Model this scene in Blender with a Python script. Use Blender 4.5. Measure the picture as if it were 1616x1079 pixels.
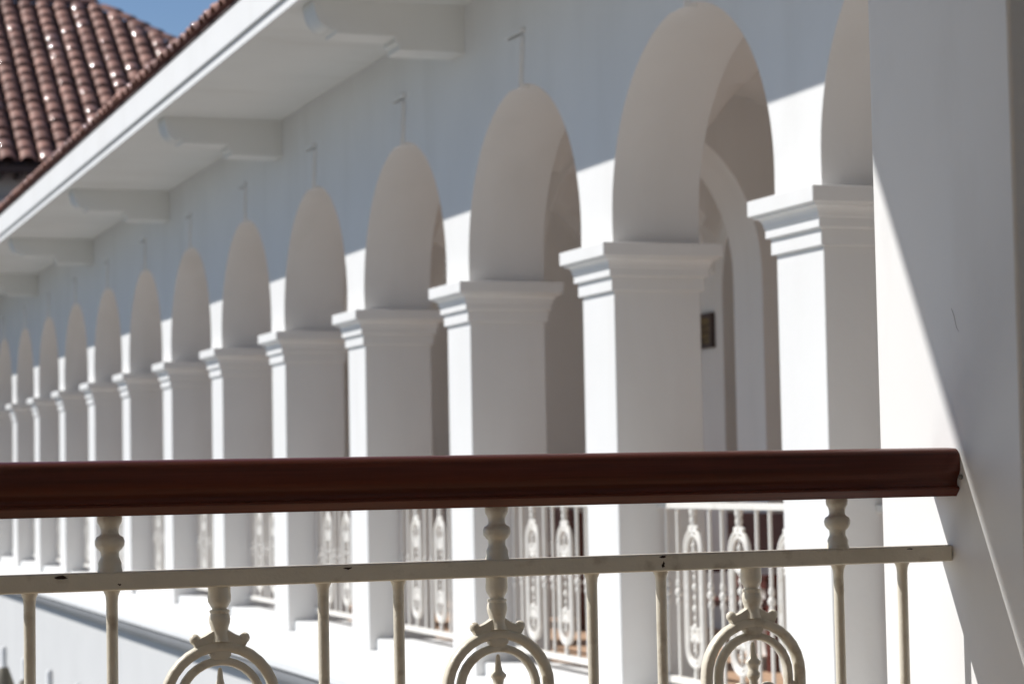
import bpy, math, random
from mathutils import Matrix, Vector
random.seed(4)
S = bpy.context.scene
for o in list(bpy.data.objects): bpy.data.objects.remove(o)
C = S.collection
H = 1.364                      # eye height above the arcade ledge (x: along near railing, y: along arcade, z: up)

# ------------------------------------------------------------------ camera
cd = bpy.data.cameras.new('camera'); cam = bpy.data.objects.new('camera', cd); C.objects.link(cam)
Rv = Vector((.93943742, -.34220949, -.01870817)); Uv = Vector((-.00265117, -.06184197, .99808243)); Fv = Vector((.34271023, .93758639, .05900392))
m = Matrix.Identity(4)
for i in range(3): m[i][0] = Rv[i]; m[i][1] = Uv[i]; m[i][2] = -Fv[i]
m[2][3] = H
cam.matrix_world = m
cd.sensor_fit = 'HORIZONTAL'; cd.sensor_width = 36; cd.lens = 36 * 3533 / 1616
cd.clip_start = .05; cd.clip_end = 2000
cd.dof.use_dof = True; cd.dof.focus_distance = 4.72; cd.dof.aperture_fstop = 6.3
S.camera = cam

# ------------------------------------------------------------------ light
SUN = Vector((-1.636, 1.0, 1.98)).normalized()
w = bpy.data.worlds.new('World'); S.world = w; w.use_nodes = True
nt = w.node_tree; bg = nt.nodes['Background']
sky = nt.nodes.new('ShaderNodeTexSky'); sky.sky_type = 'NISHITA'; sky.sun_disc = False
sky.sun_elevation = math.asin(SUN.z); sky.sun_rotation = math.atan2(SUN.x, SUN.y)
sky.altitude = 1800; sky.air_density = 1.0; sky.dust_density = 0.; sky.ozone_density = 2.2
nt.links.new(sky.outputs[0], bg.inputs[0]); bg.inputs[1].default_value = .084
sl = bpy.data.lights.new('sun', 'SUN'); sl.energy = 4.6; sl.angle = math.radians(.53); sl.color = (1, .98, .945)
so = bpy.data.objects.new('sun', sl); C.objects.link(so)
so.rotation_euler = (-SUN).to_track_quat('-Z', 'Y').to_euler(); so.location = (-20, 15, 30)
S.view_settings.view_transform = 'Standard'; S.view_settings.look = 'None'
S.view_settings.exposure = .22; S.view_settings.gamma = 1
S.render.resolution_x = 1024; S.render.resolution_y = 683
S.cycles.max_bounces = 12; S.cycles.diffuse_bounces = 8; S.cycles.glossy_bounces = 4

# ------------------------------------------------------------------ materials
def mat(name, col, rough=.7, var=.06, vscale=3., stain=None, stain_scale=(1, 1, 1), stain_lo=.5, stain_hi=.7, bump=.0, bscale=60., coat=0., coat_r=.12, spec=.4, stretch=(1, 1, 1), detail=4.):
    M = bpy.data.materials.new(name); M.use_nodes = True; t = M.node_tree; N = t.nodes; L = t.links
    b = N['Principled BSDF']; b.inputs['Roughness'].default_value = rough; b.inputs['Specular IOR Level'].default_value = spec
    b.inputs['Coat Weight'].default_value = coat; b.inputs['Coat Roughness'].default_value = coat_r
    g = N.new('ShaderNodeNewGeometry')
    def noise(scale, st, det=detail):
        mp = N.new('ShaderNodeMapping'); mp.inputs['Scale'].default_value = st; L.new(g.outputs['Position'], mp.inputs[0])
        n = N.new('ShaderNodeTexNoise'); n.inputs['Scale'].default_value = scale; n.inputs['Detail'].default_value = det; L.new(mp.outputs[0], n.inputs[0]); return n
    n = noise(vscale, stretch)
    r = N.new('ShaderNodeMapRange'); r.inputs[1].default_value = .3; r.inputs[2].default_value = .7
    r.inputs[3].default_value = 1 - var; r.inputs[4].default_value = 1 + var; L.new(n.outputs[0], r.inputs[0])
    v = N.new('ShaderNodeVectorMath'); v.operation = 'SCALE'; v.inputs[0].default_value = col; L.new(r.outputs[0], v.inputs['Scale'])
    out = v.outputs[0]
    if stain:
        n2 = noise(1., stain_scale, 6.)
        r2 = N.new('ShaderNodeMapRange'); r2.inputs[1].default_value = stain_lo; r2.inputs[2].default_value = stain_hi; L.new(n2.outputs[0], r2.inputs[0])
        mx = N.new('ShaderNodeMix'); mx.data_type = 'RGBA'; L.new(r2.outputs[0], mx.inputs[0]); L.new(out, mx.inputs[6]); mx.inputs[7].default_value = (*stain, 1); out = mx.outputs[2]
    L.new(out, b.inputs['Base Color'])
    if bump:
        n3 = noise(bscale, (1, 1, 1), 3.)
        bp = N.new('ShaderNodeBump'); bp.inputs['Strength'].default_value = bump; bp.inputs['Distance'].default_value = .004; L.new(n3.outputs[0], bp.inputs['Height']); L.new(bp.outputs[0], b.inputs['Normal'])
    return M

PLASTER = mat('white_plaster', (.735, .725, .71), .75, .025, 1.4, (.685, .672, .65), (2.2, 2.2, .4), .52, .8, .25, 35)
PILLAR = mat('pillar_plaster', (.735, .725, .715), .7, .015, 2.2, (.69, .675, .66), (5, 5, 1.6), .56, .8, .05, 45)
SOFFIT = mat('soffit_board', (.70, .69, .66), .7, .03, 1.1, (.63, .61, .57), (.8, 3, 1), .55, .8)
LEDGE = mat('ledge_paint', (.78, .78, .77), .7, .03, 1.5, (.66, .66, .65), (1.5, 1.5, 1.5), .58, .8)
LOWER = mat('lower_wall_paint', (.64, .635, .625), .75, .03, 1.2)
CREAM = mat('cream_iron_paint', (.70, .645, .535), .42, .06, 9., (.42, .35, .26), (16, 22, 22), .57, .78, .25, 130, 0, .12, .5)
WHITEIRON = mat('white_iron_paint', (.74, .71, .66), .45, .04, 8., (.55, .5, .42), (16, 16, 16), .62, .8)
WOOD = mat('varnished_handrail_wood', (.105, .021, .009), .38, .22, 5., (.06, .014, .007), (1.0, 40, 30), .5, .8, .12, 90, .12, .12, .3, (.8, 26, 40), 8.)
BENCHWOOD = mat('dark_bench_wood', (.09, .022, .016), .45, .3, 5., stretch=(8, 1, 8))
TILE = mat('brown_roof_tile', (.36, .185, .14), .6, .28, 2.6, (.22, .11, .085), (1.1, 1.1, 1.1), .48, .72, .06, 14, .8, .085, .25)
_t = TILE.node_tree; _oi = _t.nodes.new('ShaderNodeObjectInfo'); _mr = _t.nodes.new('ShaderNodeMapRange')   # glaze survives on some tiles only
_mr.inputs[1].default_value = .62; _mr.inputs[2].default_value = .95; _mr.inputs[3].default_value = .0; _mr.inputs[4].default_value = 1.
_t.links.new(_oi.outputs['Random'], _mr.inputs[0]); _t.links.new(_mr.outputs[0], _t.nodes['Principled BSDF'].inputs['Coat Weight'])
TILEDARK = mat('dark_roof_bed', (.05, .032, .028), .8, .2, 5.)
BEIGE = mat('beige_floor_tile', (.68, .51, .34), .5, .08, 4.)
TERRA = mat('terracotta_floor', (.50, .33, .22), .55, .12, 5.)
PAVE = mat('courtyard_paving', (.13, .13, .125), .85, .1, .8, (.10, .10, .095), (.5, .5, .5), .5, .8)
GREYWALL = mat('grey_upper_wall', (.42, .42, .43), .8, .06, 1.)
ZINC = mat('grey_gutter_paint', (.30, .305, .315), .45, .06, 2., (.22, .225, .23), (3, .6, 3), .5, .8)
RUST = mat('rusty_chip', (.035, .018, .012), .9, .2, 40.)
FRAME = mat('dark_frame', (.04, .018, .014), .4, .1, 20.)
NOTICE = mat('ochre_notice', (.17, .115, .045), .6, .2, 8., (.07, .045, .02), (2, 7, 46), .5, .56)
OLIVE = mat('olive_cap', (.17, .15, .11), .7, .1, 9.)
CRACK = mat('hairline_crack', (.25, .24, .24), .9)
STEEL = mat('bolt_metal', (.2, .19, .18), .45, .1, 30.)

# ------------------------------------------------------------------ mesh builder
class MB:
    def __init__(s): s.v = []; s.f = []
    def add(s, vs, fs):
        k = len(s.v); s.v += [tuple(p) for p in vs]; s.f += [tuple(i + k for i in f) for f in fs]; return s
    def box(s, x0, x1, y0, y1, z0, z1):
        return s.add([(x0,y0,z0),(x1,y0,z0),(x1,y1,z0),(x0,y1,z0),(x0,y0,z1),(x1,y0,z1),(x1,y1,z1),(x0,y1,z1)],
                     [(0,3,2,1),(4,5,6,7),(0,1,5,4),(1,2,6,5),(2,3,7,6),(3,0,4,7)])
    def prism(s, prof, axis, t0, t1):     # prof: closed 2D list; axis 'x': (y,z) 'y': (x,z)
        n = len(prof); P = lambda t, q: (t, q[0], q[1]) if axis == 'x' else (q[0], t, q[1])
        vs = [P(t0, q) for q in prof] + [P(t1, q) for q in prof]
        return s.add(vs, [(i, (i+1) % n, n + (i+1) % n, n + i) for i in range(n)] + [tuple(range(n))[::-1], tuple(range(n, 2*n))])
    def lathe(s, prof, cx=0, cy=0, n=16):  # prof: (r,z)
        vs = []; fs = []
        for r, z in prof:
            for k in range(n): a = 2*math.pi*k/n; vs.append((cx + r*math.cos(a), cy + r*math.sin(a), z))
        for i in range(len(prof) - 1):
            for k in range(n): fs.append((i*n+k, i*n+(k+1) % n, (i+1)*n+(k+1) % n, (i+1)*n+k))
        fs += [tuple(range(n))[::-1], tuple(range((len(prof)-1)*n, len(prof)*n))]
        return s.add(vs, fs)
    def sweep(s, path, rin, ry, closed=False, n=8):   # path in x-z plane; section rin (in plane) x ry (depth)
        m_ = len(path); vs = []; fs = []
        for i, (x, z) in enumerate(path):
            a = path[(i-1) % m_] if closed or i else path[i]; b = path[(i+1) % m_] if closed or i < m_-1 else path[i]
            tx, tz = b[0]-a[0], b[1]-a[1]; l = math.hypot(tx, tz) or 1; nx, nz = tz/l, -tx/l
            rr = rin[i] if isinstance(rin, list) else rin
            for k in range(n):
                c, d = math.cos(2*math.pi*k/n), math.sin(2*math.pi*k/n)
                c = math.copysign(abs(c)**.6, c); d = math.copysign(abs(d)**.6, d)
                vs.append((x + nx*rr*c, ry*d, z + nz*rr*c))
        for i in range(m_ if closed else m_-1):
            j = (i+1) % m_
            for k in range(n): fs.append((i*n+k, i*n+(k+1) % n, j*n+(k+1) % n, j*n+k))
        if not closed: fs += [tuple(range(n))[::-1], tuple(range((m_-1)*n, m_*n))]
        return s.add(vs, fs)
    def ball(s, x, y, z, r, n=10, sy=1.):
        prof = [(max(1e-4, r*math.sin(math.pi*i/6)), -r*math.cos(math.pi*i/6)) for i in range(7)]
        k = len(s.v); s.lathe(prof, 0, 0, n)
        s.v[k:] = [(p[0]+x, p[1]*sy+y, p[2]+z) for p in s.v[k:]]
        return s
    def mesh(s, name, M, smooth=30):
        me = bpy.data.meshes.new(name); me.from_pydata(s.v, [], s.f); me.update()
        import bmesh
        bm = bmesh.new(); bm.from_mesh(me); bmesh.ops.recalc_face_normals(bm, faces=bm.faces); bm.to_mesh(me); bm.free()
        if smooth:
            me.polygons.foreach_set('use_smooth', [True]*len(me.polygons)); me.set_sharp_from_angle(angle=math.radians(smooth))
        me.materials.append(M); return me
def put(name, me, parent=None, loc=(0, 0, 0), bevel=0, label=None):
    o = bpy.data.objects.new(name, me); C.objects.link(o); o.location = loc
    if parent: o.parent = parent
    if bevel:
        b = o.modifiers.new('bevel', 'BEVEL'); b.width = bevel; b.segments = 2; b.limit_method = 'ANGLE'; b.angle_limit = math.radians(40)
    if label: o['label'] = label
    return o
def part(name, mb, M, parent=None, bevel=0, smooth=30, loc=(0, 0, 0), label=None): return put(name, mb.mesh(name, M, smooth), parent, loc, bevel, label)
def tag(o, label, cat=None, group=None, kind=None):
    if label: o['label'] = label
    if cat: o['category'] = cat
    if group: o['group'] = group
    if kind: o['kind'] = kind
    return o
def thing(name, label, cat, loc=(0, 0, 0), group=None):
    o = bpy.data.objects.new(name, None); C.objects.link(o); o.location = loc; o.empty_display_size = .2
    return tag(o, label, cat, group)

# ------------------------------------------------------------------ dimensions
A0, ST, W, TH = 9.3757, 2.56925, .48517, .55086
FX = 5.0; FB = FX + TH                      # facade plane, inner face of piers
ZCAP, ZSL, ZC, RA = 2.688, 2.613, 2.830, (ST - W)/2
ZS = 4.604; XE = 3.825                       # soffit height, eave edge
NA = lambda i: A0 + i*ST
I0, I1 = -2, 13                              # piers
YEND = NA(I1) + W
XI = 8.14                                    # inner wall of the arcade gallery
GZ = -3.2                                    # courtyard level
K = 1.4925
PX, PY0, PY1 = 2.638, 4.088, 4.694           # near pillar face and its two edges
RY = 4.40                                    # near railing line

# ------------------------------------------------------------------ ground
g = part('courtyard_ground', MB().add([(-400,-400,GZ),(400,-400,GZ),(400,600,GZ),(-400,600,GZ)], [(0,1,2,3)]), PAVE)
tag(g, 'pale courtyard paving below the arcade', kind='structure')

# ------------------------------------------------------------------ arcade building
AB = thing('arcade_building', 'long white arcade of round arches with deep bracketed eaves and tiled roof', 'building', (FX, NA(0), 0))
bx, by = FX, NA(0)
def ap(name, mb, M, parent=None, bevel=0, smooth=30, loc=(0, 0, 0), label=None):
    o = part(name, mb, M, parent or AB, bevel, smooth, loc, label)
    if parent is None: o.location = Vector(loc) - Vector((bx, by, 0))
    return o
# pier and capital (shared meshes, built at y=0 .. W)
pier_me = MB().box(FX, FB, 0, W, 0, ZSL - .19).mesh('pier', PLASTER)
def loft_rect(prof):
    mb = MB(); n = len(prof)
    for p, z in prof: mb.v += [(FX-p, -p, z), (FB+p, -p, z), (FB+p, W+p, z), (FX-p, W+p, z)]
    for i in range(n-1):
        for k in range(4): mb.f.append((i*4+k, i*4+(k+1) % 4, (i+1)*4+(k+1) % 4, (i+1)*4+k))
    mb.f += [(3, 2, 1, 0), tuple(range(4*n-4, 4*n))]
    return mb
cy = [(.046 + .030*(1 - math.cos(t*math.pi/2)), ZSL - .066 + .048*math.sin(t*math.pi/2)) for t in [i/6 for i in range(7)]] + [(.084, ZSL-.016), (.084, ZSL-.004)]
cap_me = loft_rect([(.02, ZSL-.198), (.02, ZSL-.115), (.04, ZSL-.1149), (.04, ZSL-.066)] + cy + [(.104, ZSL-.002), (.104, ZCAP)]).mesh('capital', PLASTER, 25)
for i in range(I0, I1+1):
    p = put('pier', pier_me, AB, Vector((0, NA(i), 0)) - Vector((bx, by, 0)), .006)
    put('capital', cap_me, p, (0, 0, 0), .0025)
# one bay of arched wall, from pier centre to pier centre
NSEG = 48
def arch_bay():
    mb = MB(); y0, y1 = W, ST; yc = (y0+y1)/2; top = ZS + .25
    pts = [(y0, ZCAP)] + [(yc - RA*math.cos(math.pi*k/NSEG), ZC + RA*math.sin(math.pi*k/NSEG)) for k in range(NSEG+1)] + [(y1, ZCAP)]
    for x in (FX, FB):
        mb.add([(x, W/2, ZCAP), (x, y0, ZCAP), (x, y0, top), (x, W/2, top)], [(0,1,2,3)])
        mb.add([(x, y1, ZCAP), (x, ST+W/2, ZCAP), (x, ST+W/2, top), (x, y1, top)], [(0,1,2,3)])
        for a, b in zip(pts[1:-1], pts[2:-1]): mb.add([(x, *a), (x, *b), (x, b[0], top), (x, a[0], top)], [(0,1,2,3)])
    vs = [(FX, *q) for q in pts] + [(FB, *q) for q in pts]; n = len(pts)
    mb.add(vs, [(i, i+1, n+i+1, n+i) for i in range(n-1)])
    return mb
bay_me = arch_bay().mesh('arched_wall_bay', PLASTER, 25)
yc = (W+ST)/2
def keystone():
    mb = MB(); z0, z1 = ZC+RA-.03, ZC+RA+.30
    for zz0, zz1, h0, h1, pr in ((z0, z1, .085, .135, .032), (z1+.022, z1+.055, .15, .15, .04)):
        x0, x1 = FX-pr, FX+.05
        vs = []
        for z, h in ((zz0, h0), (zz1, h1)): vs += [(x0, yc-h, z), (x1, yc-h, z), (x1, yc+h, z), (x0, yc+h, z)]
        mb.add(vs, [(0,1,2,3), (4,5,6,7), (0,1,5,4), (1,2,6,5), (2,3,7,6), (3,0,4,7)])
    return mb
key_me = keystone().mesh('keystone', PLASTER)
# groin vault of one bay (heightfield) and transverse rib
def vault():
    mb = MB(); ny, nx = 28, 16; r1 = (XI-FB)/2 + .03; xc = (XI+FB)/2
    ys = [W/2 + ST*j/ny for j in range(ny+1)]; xs = [FB-.02 + (XI+.04-FB)*i/nx for i in range(nx+1)]
    for x in xs:
        for y in ys:
            a = ZC - .05 + 1.27*math.sqrt(max(0, 1 - ((x-xc)/r1)**2)); b = ZC + math.sqrt(max(0, (RA+.15)**2 - (y-yc)**2))
            mb.v.append((x, y, max(a, b) + .03))
    for i in range(nx):
        for j in range(ny): mb.f.append((i*(ny+1)+j, (i+1)*(ny+1)+j, (i+1)*(ny+1)+j+1, i*(ny+1)+j+1))
    return mb
vault_me = vault().mesh('vault', PLASTER, 25)
def rib():
    mb = MB(); xa, xb = FB, 7.24; xc = (xa+xb)/2; r = (xb-xa)/2; y0, y1 = .004, W-.004; top = ZC+1.4
    arc = [(xc - r*math.cos(math.pi*k/32), ZC-.056 + 1.08*math.sin(math.pi*k/32)) for k in range(33)]
    for y in (y0, y1):
        for a, b in zip(arc, arc[1:]): mb.add([(a[0], y, a[1]), (b[0], y, b[1]), (b[0], y, top), (a[0], y, top)], [(0,1,2,3)])
        mb.add([(xb,y,0),(XI+.02,y,0),(XI+.02,y,top),(xb,y,top)], [(0,1,2,3)])
    pts = arc + [(xb, 0)]; n = len(pts)
    mb.add([(q[0], y0, q[1]) for q in pts] + [(q[0], y1, q[1]) for q in pts], [(i, i+1, n+i+1, n+i) for i in range(n-1)])
    return mb
rib_me = rib().mesh('transverse_arch', PLASTER, 25)
inbay_me = bay_me; inpier_me = MB().box(FX, FB, 0, W, 0, ZCAP).mesh('inner_pier', PLASTER)
curb_me = MB().box(FX+.06, FB-.05, W, ST, -.02, .09).mesh('threshold_curb', LEDGE)
for i in range(I0, I1):
    off = Vector((0, NA(i), 0)) - Vector((bx, by, 0))
    b = put('arched_wall_bay', bay_me, AB, off); put('keystone', key_me, b, (0, 0, 0), .006)
    put('vault', vault_me, AB, off); put('inner_wall_bay', inbay_me, AB, off + Vector((XI-FX, 0, 0))); put('inner_pier', inpier_me, AB, off + Vector((XI-FX, 0, 0)))
    if i % 2 == 0: put('transverse_arch', rib_me, AB, off)
    put('threshold_curb', curb_me, AB, off, .01)
ap('room_wall', MB().box(XI+3, XI+3.3, NA(I0)-1, YEND, -.1, ZS+.2), PLASTER)
ap('room_ceiling', MB().box(XI+TH, XI+3, NA(I0)-1, YEND, ZS-.2, ZS+.2), PLASTER)
ap('end_wall', MB().box(FX, XI+3.3, YEND, YEND+.4, GZ, ZS+.2), PLASTER)
ap('gallery_floor', MB().box(FB-.05, XI+3, NA(I0)-1, YEND, -.3, .03), TERRA)
# ledge with coved edge and the lower wall
ap('ledge', MB().box(4.14, FX+.8, 4.75, YEND, -.065, 0), LEDGE, bevel=.006)
ap('lower_wall', MB().box(4.275, FX+.8, 4.75, YEND-.01, GZ-.1, -.066), LOWER)
gut = [(4.270, -.078)] + [(4.21 + .059*math.cos(a), -.085 + .105*math.sin(a)) for a in [math.pi + math.pi*k/12 for k in range(13)]] + [(4.270, -.085)]
ap('gutter', MB().prism(gut, 'y', 5.2, YEND-.02), ZINC, smooth=40)
# eaves
ap('soffit', MB().box(XE+.01, FX+.02, 5.9, YEND+.6, ZS, ZS+.05), SOFFIT)
ap('eave_lip', MB().box(XE, XE+.03, 5.9, YEND+.6, ZS-.008, ZS+.085), PLASTER)
ap('fascia_board', MB().box(XE-.025, XE-.001, 5.9, YEND+.6, ZS+.068, ZS+.325), PLASTER, bevel=.004)
def bracket():
    z = lambda v: v + H
    pr = [(FX+.01, ZS+.01), (FX+.01, z(2.915)), (4.53, z(2.915)), (4.53, z(2.955)), (4.50, z(2.965)), (4.50, z(3.0)), (4.475, z(3.008)), (4.085, z(3.008)), (4.085, z(3.03)), (4.045, z(3.04))]
    for k in range(9):
        a = k/8*math.pi/2; pr.append((4.045 - .12*math.sin(a) , z(3.04) + (ZS-.004-z(3.04))*(1-math.cos(a))))
    pr.append((3.925, ZS+.01))
    return MB().prism(pr, 'y', .015, .30)
br_me = bracket().mesh('eave_bracket', SOFFIT)
for i in range(0, I1+1, 2): put('eave_bracket', br_me, AB, Vector((0, NA(i), 0)) - Vector((bx, by, 0)), .004)
# roof
PITCH = math.radians(26); tp = math.tan(PITCH); ZR = ZS + .345; XR = XE - .028; XT = 8.5
roof = ap('roof', MB().add([(XR, 5.9, ZR), (XT, 5.9, ZR+(XT-XR)*tp), (XT, YEND+.6, ZR+(XT-XR)*tp), (XR, YEND+.6, ZR),
                            (XR, 5.9, ZR-.03), (XR, YEND+.6, ZR-.03), (XE+.2, 5.9, ZR-.03), (XE+.2, YEND+.6, ZR-.03)],
                           [(0,1,2,3), (0,3,5,4), (4,5,7,6)]), TILEDARK, smooth=0)
def tile_mesh(name, wd, ln, rad, lift, seg=7):
    """cover tile: half barrel along +v, u across, thickness at its lower end"""
    mb = MB(); n = seg+1
    rows = ((ln, rad*.9, 0), (.016, rad, lift), (.004, rad-.005, lift-.003), (0, rad-.014, lift-.008))
    for (v, r, h) in rows:
        for k in range(n):
            a = math.pi*k/seg; mb.v.append((-r*math.cos(a), v, h + r*.72*math.sin(a)))
    for i in range(3):
        for k in range(seg): mb.f.append((i*n+k, i*n+k+1, (i+1)*n+k+1, (i+1)*n+k))
    return mb.mesh(name, TILE, 80)
def slope_matrix(origin, u, v):
    u = Vector(u).normalized(); v = Vector(v).normalized(); n = u.cross(v)
    return Matrix(((u.x, v.x, n.x, origin[0]), (u.y, v.y, n.y, origin[1]), (u.z, v.z, n.z, origin[2]), (0, 0, 0, 1)))
et_me = tile_mesh('eave_tile', .25, .42, .095, .02)
vdir = Vector((math.cos(PITCH), 0, math.sin(PITCH))); udir = Vector((0, -1, 0))
y = 6.1; eaveN = 0
stuff = MB()
Rl = roof.location + AB.location
def join_tile(mb, me, M):
    k = len(mb.v); mb.v += [tuple(M @ v.co) for v in me.vertices]; mb.f += [tuple(i+k for i in p.vertices) for p in me.polygons]
while y < YEND+.5:
    org = Vector((XR-.022, y, ZR+.004)); M = slope_matrix(org, udir, vdir)
    if 11 < y < 40:
        o = put('eave_tile', et_me, roof); o.matrix_basis = Matrix.Translation(-Rl) @ M @ Matrix.Rotation(random.uniform(-.03, .03), 4, 'Z') @ Matrix.Translation((random.uniform(-.006, .006), random.uniform(-.012, .012), 0))
    else: join_tile(stuff, et_me, M)
    for r in range(1, 11): join_tile(stuff, et_me, slope_matrix(org + vdir*.38*r, udir, vdir))
    y += .245
st = part('roof_tile_courses', stuff, TILE, roof, smooth=50); st.location = -Rl; st['kind'] = 'stuff'

# ------------------------------------------------------------------ iron railing pieces (local: x along rail, z from rail underside)
ZRT, ZRB = H-.175, H-.211                     # top rail top / underside
ZB1, ZB0 = H-1.160, H-1.200                   # bottom rail
def stadium(r, z0, z1, n=16):                 # closed path between crown z1 and foot z0
    p = []
    for k in range(n+1): a = math.pi*k/n; p.append((r*math.cos(a), z1 - r + r*math.sin(a)))
    for k in range(n+1): a = math.pi + math.pi*k/n; p.append((r*math.cos(a), z0 + r + r*math.sin(a)))
    return p
ZTOP, ZBOT = ZRB - .108, ZB1 + .07
def ornament_ring():
    mb = MB()
    mb.sweep(stadium(.111, ZBOT, ZTOP-.010), .0110, .0145, True, 10)
    mb.sweep(stadium(.083, ZBOT+.028, ZTOP-.039), .0085, .0125, True, 10)
    for z in (ZTOP-.155, ZTOP-.33, (ZTOP+ZBOT)/2, ZBOT+.33, ZBOT+.155):
        for s in (-1, 1): mb.add([(s*.088, -.009, z-.016), (s*.106, -.009, z-.016), (s*.106, .009, z-.016), (s*.088, .009, z-.016), (s*.088, -.009, z+.016), (s*.106, -.009, z+.016), (s*.106, .009, z+.016), (s*.088, .009, z+.016)], [(0,3,2,1),(4,5,6,7),(0,1,5,4),(1,2,6,5),(2,3,7,6),(3,0,4,7)])
    for z in (ZTOP-.025, ZBOT+.018):
        mb.sweep([(-.020, z), (-.010, z), (.010, z), (.020, z)], [.004, .0185, .0185, .004], .013, False, 10)
    return mb
def ornament_neck():
    mb = MB(); t = ZRB + .004
    pr = [(.0225, t), (.0225, t-.014), (.0235, t-.024), (.0225, t-.034), (.017, t-.044), (.0148, t-.047), (.0150, t-.049), (.0200, t-.0505), (.0205, t-.054), (.0185, t-.0565), (.0200, t-.060), (.0215, t-.068), (.0205, t-.076), (.0175, t-.085), (.0165, t-.095), (.0175, t-.102), (.021, t-.112)]
    mb.lathe(pr[::-1], 0, 0, 18)
    for s in (-1, 1):                         # shoulder scroll that ends in a ball
        mb.sweep([(0, t-.098), (s*.014, t-.105), (s*.028, t-.110), (s*.042, t-.113), (s*.052, t-.118)], [.016, .015, .012, .009, .007], .011, False, 8)
        mb.ball(s*.050, 0, t-.107, .0112, 12, .95)
        mb.ball(s*.042, 0, t-.111, .008, 8)
    return mb
def ornament_foot():
    b = ZB1 - .004
    return MB().lathe([(.020, b), (.020, b+.01), (.013, b+.02), (.017, b+.035), (.012, b+.05), (.018, b+.075)], 0, 0, 14)
def spiral(mb, cx, cz, s, r, rise=1):
    p = [(cx + s*(r*(1-.62*k/14))*math.cos(-2.2 + rise*.36*k), cz + rise*(r*(1-.62*k/14))*math.sin(-2.2 + .36*k)) for k in range(15)]
    mb.sweep(p, [.0075 - .0002*k for k in range(15)], .010, False, 8); mb.ball(cx, 0, cz, r*.42, 8)
def ornament_core():
    mb = MB(); zt = ZTOP-.052; zb = ZBOT+.045
    def finial(z, d):
        pr = [(.0026, z), (.0050, z-.006*d), (.0066, z-.022*d), (.0095, z-.034*d), (.0165, z-.041*d), (.0168, z-.0455*d), (.0125, z-.051*d), (.0105, z-.060*d), (.0145, z-.067*d), (.0135, z-.075*d), (.009, z-.082*d), (.010, z-.10*d), (.006, z-.13*d)]
        mb.lathe(pr[::-1] if d > 0 else pr, 0, 0, 14)
        for s in (-1, 1):
            spiral(mb, s*.030, z-.103*d, s, .022, d); spiral(mb, s*.024, z-.152*d, s, .017, -d)
            mb.sweep([(s*.006, z-.125*d), (s*.024, z-.128*d), (s*.046, z-.118*d), (s*.058, z-.100*d)], [.009, .008, .006, .003], .009, False, 8)
    finial(zt, 1); finial(zb, -1)
    mb.lathe([(.006, zb+.12), (.006, zt-.12)], 0, 0, 8)
    zm = (zt+zb)/2; L = zt-zb
    for q, r in ((0, .016), (.06, .022), (-.06, .022), (.115, .015), (-.115, .015), (.165, .024), (-.165, .024), (.21, .013), (-.21, .013)):
        mb.ball(0, 0, zm+q, r, 10, .7)
    for d in (1, -1):
        for s in (-1, 1):
            spiral(mb, s*.036, zm+d*.225, s, .026, d)
            mb.sweep([(s*.01, zm+d*.165), (s*.03, zm+d*.178), (s*.046, zm+d*.20), (s*.06, zm+d*.206)], [.010, .010, .007, .004], .010, False, 8)
            mb.ball(s*.052, 0, zm+d*.172, .012, 8, .7)
    return mb
def rail_bar():
    t, b, zm = ZRB+.004, ZB1-.004, (ZRB+ZB1)/2
    pr = [(.018, t), (.0165, t-.006), (.0128, t-.014), (.0115, t-.026), (.0112, zm+.075)]
    for c, r in ((.05, .019), (0, .024), (-.05, .019)): pr += [(.011, zm+c+.026), (r*.8, zm+c+.016), (r, zm+c), (r*.8, zm+c-.016), (.011, zm+c-.026)]
    pr += [(.0112, zm-.08), (.0112, b+.012), (.015, b)]
    return MB().lathe(pr[::-1], 0, 0, 14)
def collar():
    t, b = H-.064, ZRT-.004
    pr = [(.0235, t), (.0245, t-.008), (.0235, t-.016), (.020, t-.021), (.0178, t-.028), (.0176, t-.036), (.020, t-.040), (.0265, t-.044), (.0292, t-.051), (.0285, t-.060), (.0235, t-.067), (.0182, t-.072), (.0178, t-.082), (.0205, t-.088), (.0232, t-.094), (.0225, t-.101), (.0262, b)]
    return MB().lathe(pr[::-1], 0, 0, 20)
foot_c = ornament_foot().mesh('foot', CREAM, 50)
ring_c, neck_c, core_c, bar_c = ornament_ring().mesh('ring', CREAM, 50), ornament_neck().mesh('neck', CREAM, 50), ornament_core().mesh('fleuron', CREAM, 50), rail_bar().mesh('bar', CREAM, 50)
def recolour(me, M): n = me.copy(); n.materials.clear(); n.materials.append(M); return n
ring_w, neck_w, core_w, bar_w, foot_w = [recolour(q, WHITEIRON) for q in (ring_c, neck_c, core_c, bar_c, foot_c)]
PER, GAP = .585, .078

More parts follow.
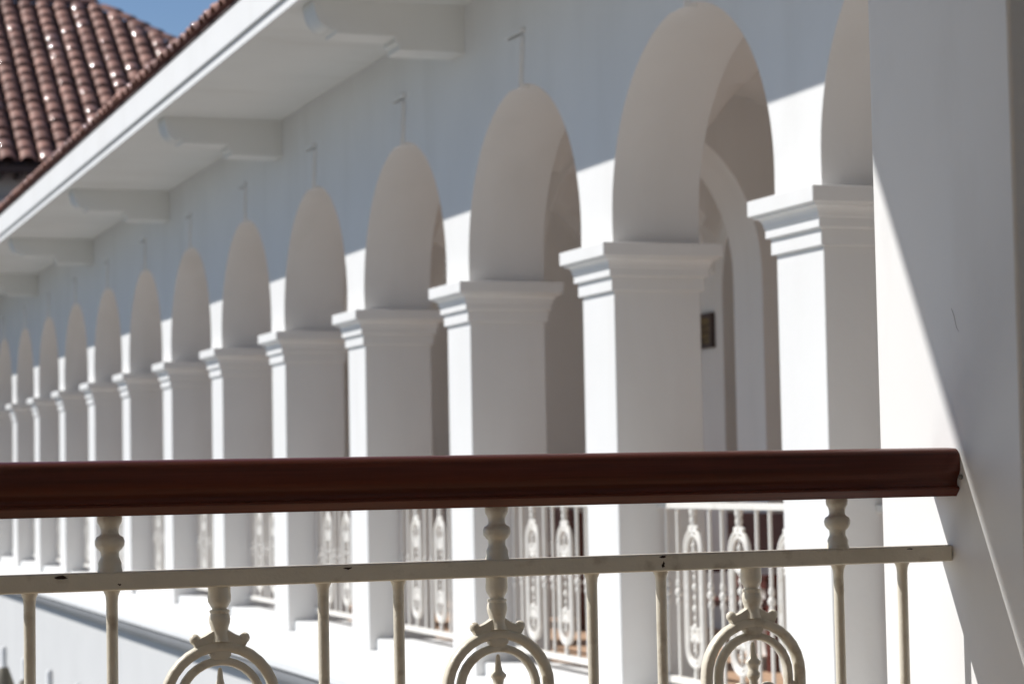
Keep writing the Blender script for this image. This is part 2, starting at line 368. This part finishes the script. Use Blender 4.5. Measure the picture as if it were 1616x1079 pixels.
# arcade railings, one panel per arch
BAYLEN = ST - W
tr_me = MB().box(-BAYLEN/2, BAYLEN/2, -.024, .024, ZRB, ZRT).mesh('top_rail', WHITEIRON)
br2_me = MB().box(-BAYLEN/2, BAYLEN/2, -.022, .022, ZB0, ZB1).mesh('bottom_rail', WHITEIRON)
ordn = ['first', 'second', 'third', 'fourth', 'fifth', 'sixth', 'seventh', 'eighth', 'ninth', 'tenth', 'eleventh', 'twelfth', 'thirteenth']
for i in range(-1, 12):
    lab = 'white ornamental iron railing half hidden behind the broad near pillar' if i < 0 else 'white ornamental iron railing in the %s arch left of the near pillar' % ordn[i]
    t = thing('iron_railing', lab, 'railing', (5.262, NA(i)+W+BAYLEN/2, 0), 'white iron railings between the arcade piers')
    t.rotation_euler = (0, 0, -math.pi/2)
    put('top_rail', tr_me, t, bevel=.004); put('bottom_rail', br2_me, t, bevel=.004)
    for k in (-1, 0, 1):
        o = put('ornament', ring_w, t, (k*PER, 0, 0)); put('neck', neck_w, o); put('foot', foot_w, o); put('fleuron', core_w, o)
    for k in (-1.5, -.5, .5, 1.5):
        for s in (-1, 1): put('bar', bar_w, t, (k*PER + s*GAP, 0, 0))

# ------------------------------------------------------------------ near gallery wing
GB = thing('gallery_wing', 'near white gallery wing whose broad pillar fills the right edge', 'building', (PX, PY0, 0))
def gp(name, mb, M, parent=None, bevel=0, smooth=30, label=None):
    return part(name, mb, M, parent or GB, bevel, smooth, tuple(-Vector((PX, PY0, 0))) if parent is None else (0, 0, 0), label)
pil = gp('pillar', MB().box(PX, PX+.62, PY0, PY1, 0, ZS+.05), PILLAR, bevel=.009, label='broad white plastered pillar crossed by a diagonal shadow')
gp('pillar', MB().box(-1.75, -1.13, PY0, PY1, 0, ZS+.05), PILLAR, bevel=.009)
YE = 5.93
gp('soffit', MB().box(-12, XE-.03, PY1-.2, YE-.01, ZS+.002, ZS+.05), SOFFIT)
gp('fascia_board', MB().box(-12, XE-.03, YE-.001, YE+.024, ZS-.008, ZS+.345), PLASTER)
gp('ceiling', MB().box(-12, 8, -1.6, PY1-.2, ZS+.10, ZS+.16), SOFFIT)
gp('wall_beam', MB().box(-12, 5, PY0+.02, PY1-.02, ZS-.6, ZS+.09), PLASTER)
gp('back_wall', MB().box(-12, 8, -2.0, -1.6, -.2, ZS+.2), PLASTER)
gp('floor', MB().box(-12, 5, -1.6, PY1, -.3, 0), BEIGE)
gp('ledge', MB().box(-12, 3.79, PY1+.002, 5.87, -.25, -.004), LEDGE)
gp('lower_wall', MB().box(-12, 3.99, PY1-.3, 5.6, GZ-.1, -.26), LOWER)
gp('roof', MB().add([(-12, YE+.08, ZS+.36), (4, YE+.08, ZS+.36), (4, -2, ZS+4.2), (-12, -2, ZS+4.2)], [(0,1,2,3)]), TILEDARK, smooth=0)
# hairline crack on the pillar face
ck = MB(); pts = [(4.352, .352), (4.341, .335), (4.336, .318), (4.331, .306), (4.322, .298)]
for (a, b) in zip(pts, pts[1:]):
    ck.add([(PX-.0006, a[0]-.0007, a[1]+H), (PX-.0006, a[0]+.0007, a[1]+H), (PX-.0006, b[0]+.0007, b[1]+H), (PX-.0006, b[0]-.0007, b[1]+H)], [(0,1,2,3)])
c = part('hairline_crack', ck, CRACK, pil, smooth=0)

# near railing
NR = thing('balcony_railing', 'cream iron balcony railing under a dark varnished wooden handrail', 'railing', (PX, RY, 0))
def np_(name, mb, M, parent=None, bevel=0, smooth=35, label=None): 
    return part(name, mb, M, parent or NR, bevel, smooth, (-PX, -RY, 0) if parent is None else (0, 0, 0), label)
XL = -1.13
z = lambda v: v + H
hp = [(-.047, z(-.0665)), (-.0615, z(-.050)), (-.0595, z(-.0455)), (-.053, z(-.043)), (-.0505, z(-.038)), (-.0515, z(-.031)), (-.056, z(-.024)), (-.0625, z(-.016)), (-.0655, z(-.008)), (-.066, z(.018))]
for k in range(1, 8): a = k/7*math.pi/2; hp.append((-.066 + .022*(1-math.cos(a)), z(.018) + .022*math.sin(a)))
hp += [(-.02, z(.0415)), (0, z(.042))]
hp = hp + [(-u, v) for u, v in hp[-2::-1]]
hr = np_('handrail', MB().prism([(RY+u, v) for u, v in hp], 'x', XL, PX-.001), WOOD, smooth=40, label='dark red-brown varnished wooden handrail')
np_('top_rail', MB().box(XL, PX-.002, RY-.026, RY+.026, ZRB, ZRT), CREAM, bevel=.004)
np_('bottom_rail', MB().box(XL, PX-.002, RY-.024, RY+.024, ZB0, ZB1), CREAM, bevel=.004)
orn0 = 1.44*K
k = 0; xo = orn0
while xo > XL+.1:
    o = put('ornament', ring_c, NR, (xo-PX, 0, 0)); put('neck', neck_c, o); put('foot', foot_c, o); put('fleuron', core_c, o)
    xo -= PER
for kk in range(-1, 6):
    xm = orn0 + PER/2 - kk*PER if kk >= 0 else None
    if xm is None: continue
    for s in (-1, 1):
        x = xm + s*.0795
        if XL+.05 < x < PX-.03: put('bar', bar_c, NR, (x-PX, 0, 0))
col_me = collar().mesh('collar', CREAM, 50)
for x in (1.583*K, 1.0497*K, .511*K, -.025*K, -.56*K): put('collar', col_me, NR, (x-PX, 0, 0))
# chipped paint on the top rail: small irregular flakes
def chip(x, zc, wd, ht):
    mb = MB(); n = 9; ang = [2*math.pi*i/n for i in range(n)]
    vs = [(x + wd/2*math.cos(a)*random.uniform(.35, 1.15), RY-.0264, zc + ht/2*math.sin(a)*random.uniform(.25, 1.3)) for a in ang]
    return mb.add(vs, [tuple(range(n))])
for x, zc, wd, ht in ((.446*K, z(-.182), .034, .007), (.829*K, z(-.182), .022, .006), (1.294*K, z(-.180), .018, .005), (1.294*K, z(-.197), .009, .014), (1.692*K, z(-.181), .018, .004), (.52*K, z(-.199), .008, .005)):
    np_('paint_chip', chip(x, zc, wd, ht), RUST, smooth=0)
bolt = MB().ball(PX-.004, RY-.071, z(-.024), .006, 10); np_('bolt', bolt, STEEL)

# ------------------------------------------------------------------ plaque and benches in the arcade gallery
PQ = thing('framed_notice', 'small ochre notice in a dark frame on the inner gallery wall', 'notice', (XI-.02, 17.325, z(1.16)))
fr = MB(); y0, y1, za, zb_ = 17.235, 17.53, z(1.044), z(1.342)
for (ya, yb, zz0, zz1) in ((y0, y0+.045, za, zb_), (y1-.045, y1, za, zb_), (y0+.045, y1-.045, za, za+.035), (y0+.045, y1-.045, zb_-.035, zb_)): fr.box(XI-.035, XI-.001, ya, yb, zz0, zz1)
part('frame', fr, FRAME, PQ, .002, loc=tuple(-PQ.location)); part('notice_panel', MB().box(XI-.018, XI-.002, y0+.04, y1-.04, za+.03, zb_-.03), NOTICE, PQ, loc=tuple(-PQ.location))
def bench(yc_, lab):
    t = thing('wooden_bench', lab, 'bench', (6.9, yc_, .03), 'wooden benches in the arcade gallery')
    L_ = .72
    for s in (-1, 1):
        part('leg', MB().box(-.24, -.18, s*L_-.03, s*L_+.03, 0, .60), BENCHWOOD, t, .004)
        part('leg', MB().box(.18, .24, s*L_-.03, s*L_+.03, 0, 1.0), BENCHWOOD, t, .004)
        part('armrest', MB().box(-.27, .19, s*L_-.035, s*L_+.035, .601, .64), BENCHWOOD, t, .004)
    for q in range(4): part('seat_slat', MB().box(-.26+.11*q, -.165+.11*q, -L_+.035, L_-.035, .40, .43), BENCHWOOD, t, .003)
    part('backrest', MB().box(.15, .178, -L_+.031, L_-.031, .74, 1.03), BENCHWOOD, t, .004)
    part('backrest', MB().box(.15, .178, -L_+.031, L_-.031, .50, .58), BENCHWOOD, t, .004)
bench(14.12, 'dark red-brown wooden bench behind the railing of the first full arch')
bench(18.6, 'dark red-brown wooden bench behind the railing of the second arch')
bench(23.9, 'dark red-brown wooden bench glimpsed behind the railing of the third arch')

# ------------------------------------------------------------------ fence posts in the courtyard, lower left
post_lab = ['pale finial post with olive cone at the lower left corner', 'pale finial post hidden behind the leftmost near railing bar', 'pale finial post just right of the leftmost near railing bar', 'pale finial post furthest right of the row at lower left']
ztp = z(-1.665)
pp = [(.004, ztp), (.024, ztp-.012), (.034, ztp-.035), (.034, ztp-.20), (.045, ztp-.215)]
cp = [(.03, ztp-.205), (.05, ztp-.23), (.15, ztp-.52), (.16, ztp-.54), (.10, ztp-.56)]
f_me = MB().lathe(pp[::-1], 0, 0, 12).mesh('finial', LEDGE, 40); c_me = MB().lathe(cp[::-1], 0, 0, 14).mesh('cone_cap', OLIVE, 40)
s_me = MB().box(-.08, .08, -.08, .08, GZ, ztp-.555).mesh('shaft', LEDGE)
for q, yy in enumerate((23.66, 22.07, 20.48, 18.92)):
    t = thing('finial_post', post_lab[q], 'post', (3.0, yy, 0), 'finial posts in the courtyard')
    put('finial', f_me, t); put('cone_cap', c_me, t); put('shaft', s_me, t, bevel=.006)

# ------------------------------------------------------------------ tall tiled building beyond the arcade
YT = 46.0; ZT = 6.49 + H; TPI = math.radians(36); tt = math.tan(TPI)
D = 6.5; XH = 8.85; XC = XH + D                       # ridge depth, ridge end, eave corner
TB = thing('tiled_building', 'tall building with hipped brown barrel-tile roof beyond the arcade', 'building', (XC, YT, 0))
def tbp(name, mb, M, parent=None, bevel=0, smooth=30): return part(name, mb, M, parent or TB, bevel, smooth, (-XC, -YT, 0) if parent is None else (0, 0, 0))
ZRI = ZT + D*tt
tbp('wall', MB().box(-7, XC-.9, YT+.9, YT+2*D-.9, GZ, ZT-.02), GREYWALL)
tbp('cornice', MB().box(-7.1, XC-.8, YT+.78, YT+.899, ZT-.75, ZT-.60), GREYWALL, bevel=.02)
tbp('eave_board', MB().box(-8, XC, YT+.02, YT+.08, ZT-.16, ZT-.02), FRAME)
tbp('eave_soffit', MB().box(-8, XC-.05, YT+.08, YT+.9, ZT-.06, ZT-.03), FRAME)
raf = MB().box(-.05, .05, .09, .89, -.22, -.065).mesh('rafter_end', FRAME)
x = 4.4
while x < 11: put('rafter_end', raf, TB, (x-XC, 0, ZT)); x += .37
troof = tbp('roof', MB().add([(-8, YT, ZT), (XC, YT, ZT), (XH, YT+D, ZRI), (-8, YT+D, ZRI), (XC, YT+2*D, ZT), (-8, YT+2*D, ZT)], [(0,1,2,3), (1,4,2), (3,2,4,5)]), TILEDARK, smooth=0)
TW, TE = .405, .44
tt_me = tile_mesh('roof_tile', TW, TE*1.12, .165, .05, 8)
vd = Vector((0, math.cos(TPI), math.sin(TPI))); ud = Vector((1, 0, 0)); slope = D/math.cos(TPI)
rest = MB(); nind = 0
nr = int(slope/TE)
cx_ = -7.8
while cx_ < XC:
    for r in range(nr+1):
        s = r*TE; yy = s*math.cos(TPI)
        if cx_ + yy > XC-.12: continue
        M = slope_matrix(Vector((cx_, YT-.05, ZT-.0)) + vd*s + Vector((0, 0, .02)), ud, vd) @ Matrix.Rotation(random.uniform(-.025, .025), 4, 'Z') @ Matrix.Rotation(random.uniform(-.04, .04), 4, 'X') @ Matrix.Rotation(random.uniform(-.06, .06), 4, 'Y')
        # those in view: individual tiles
        yw = YT + yy
        if .118*yw < cx_ < .205*yw and ((ZT + s*math.sin(TPI) - H)/cx_ > .86):
            o = put('roof_tile', tt_me, troof); o.matrix_basis = Matrix.Translation((0, 0, 0)) @ M; nind += 1
        else: join_tile(rest, tt_me, M)
    cx_ += TW
print('individual roof tiles', nind)
st = part('roof_tile_courses', rest, TILE, troof, smooth=50); st['kind'] = 'stuff'
# ridge and hip caps
rt_me = tile_mesh('ridge_tile', .3, .50, .21, .04, 8)
def caps(p0, p1, name):
    p0, p1 = Vector(p0), Vector(p1); d = (p1-p0); n = int(d.length/.43); d.normalize(); u = d.cross(Vector((0, 0, 1))).normalized()
    for k in range(n):
        q = p0 + d*.43*k; o = put(name, rt_me, troof); o.matrix_basis = slope_matrix(q + Vector((0, 0, .02)), u, d)
caps((XC-.1, YT+.1, ZT), (XH, YT+D, ZRI), 'hip_tile')
caps((XH, YT+D, ZRI), (2.0, YT+D, ZRI), 'ridge_tile')
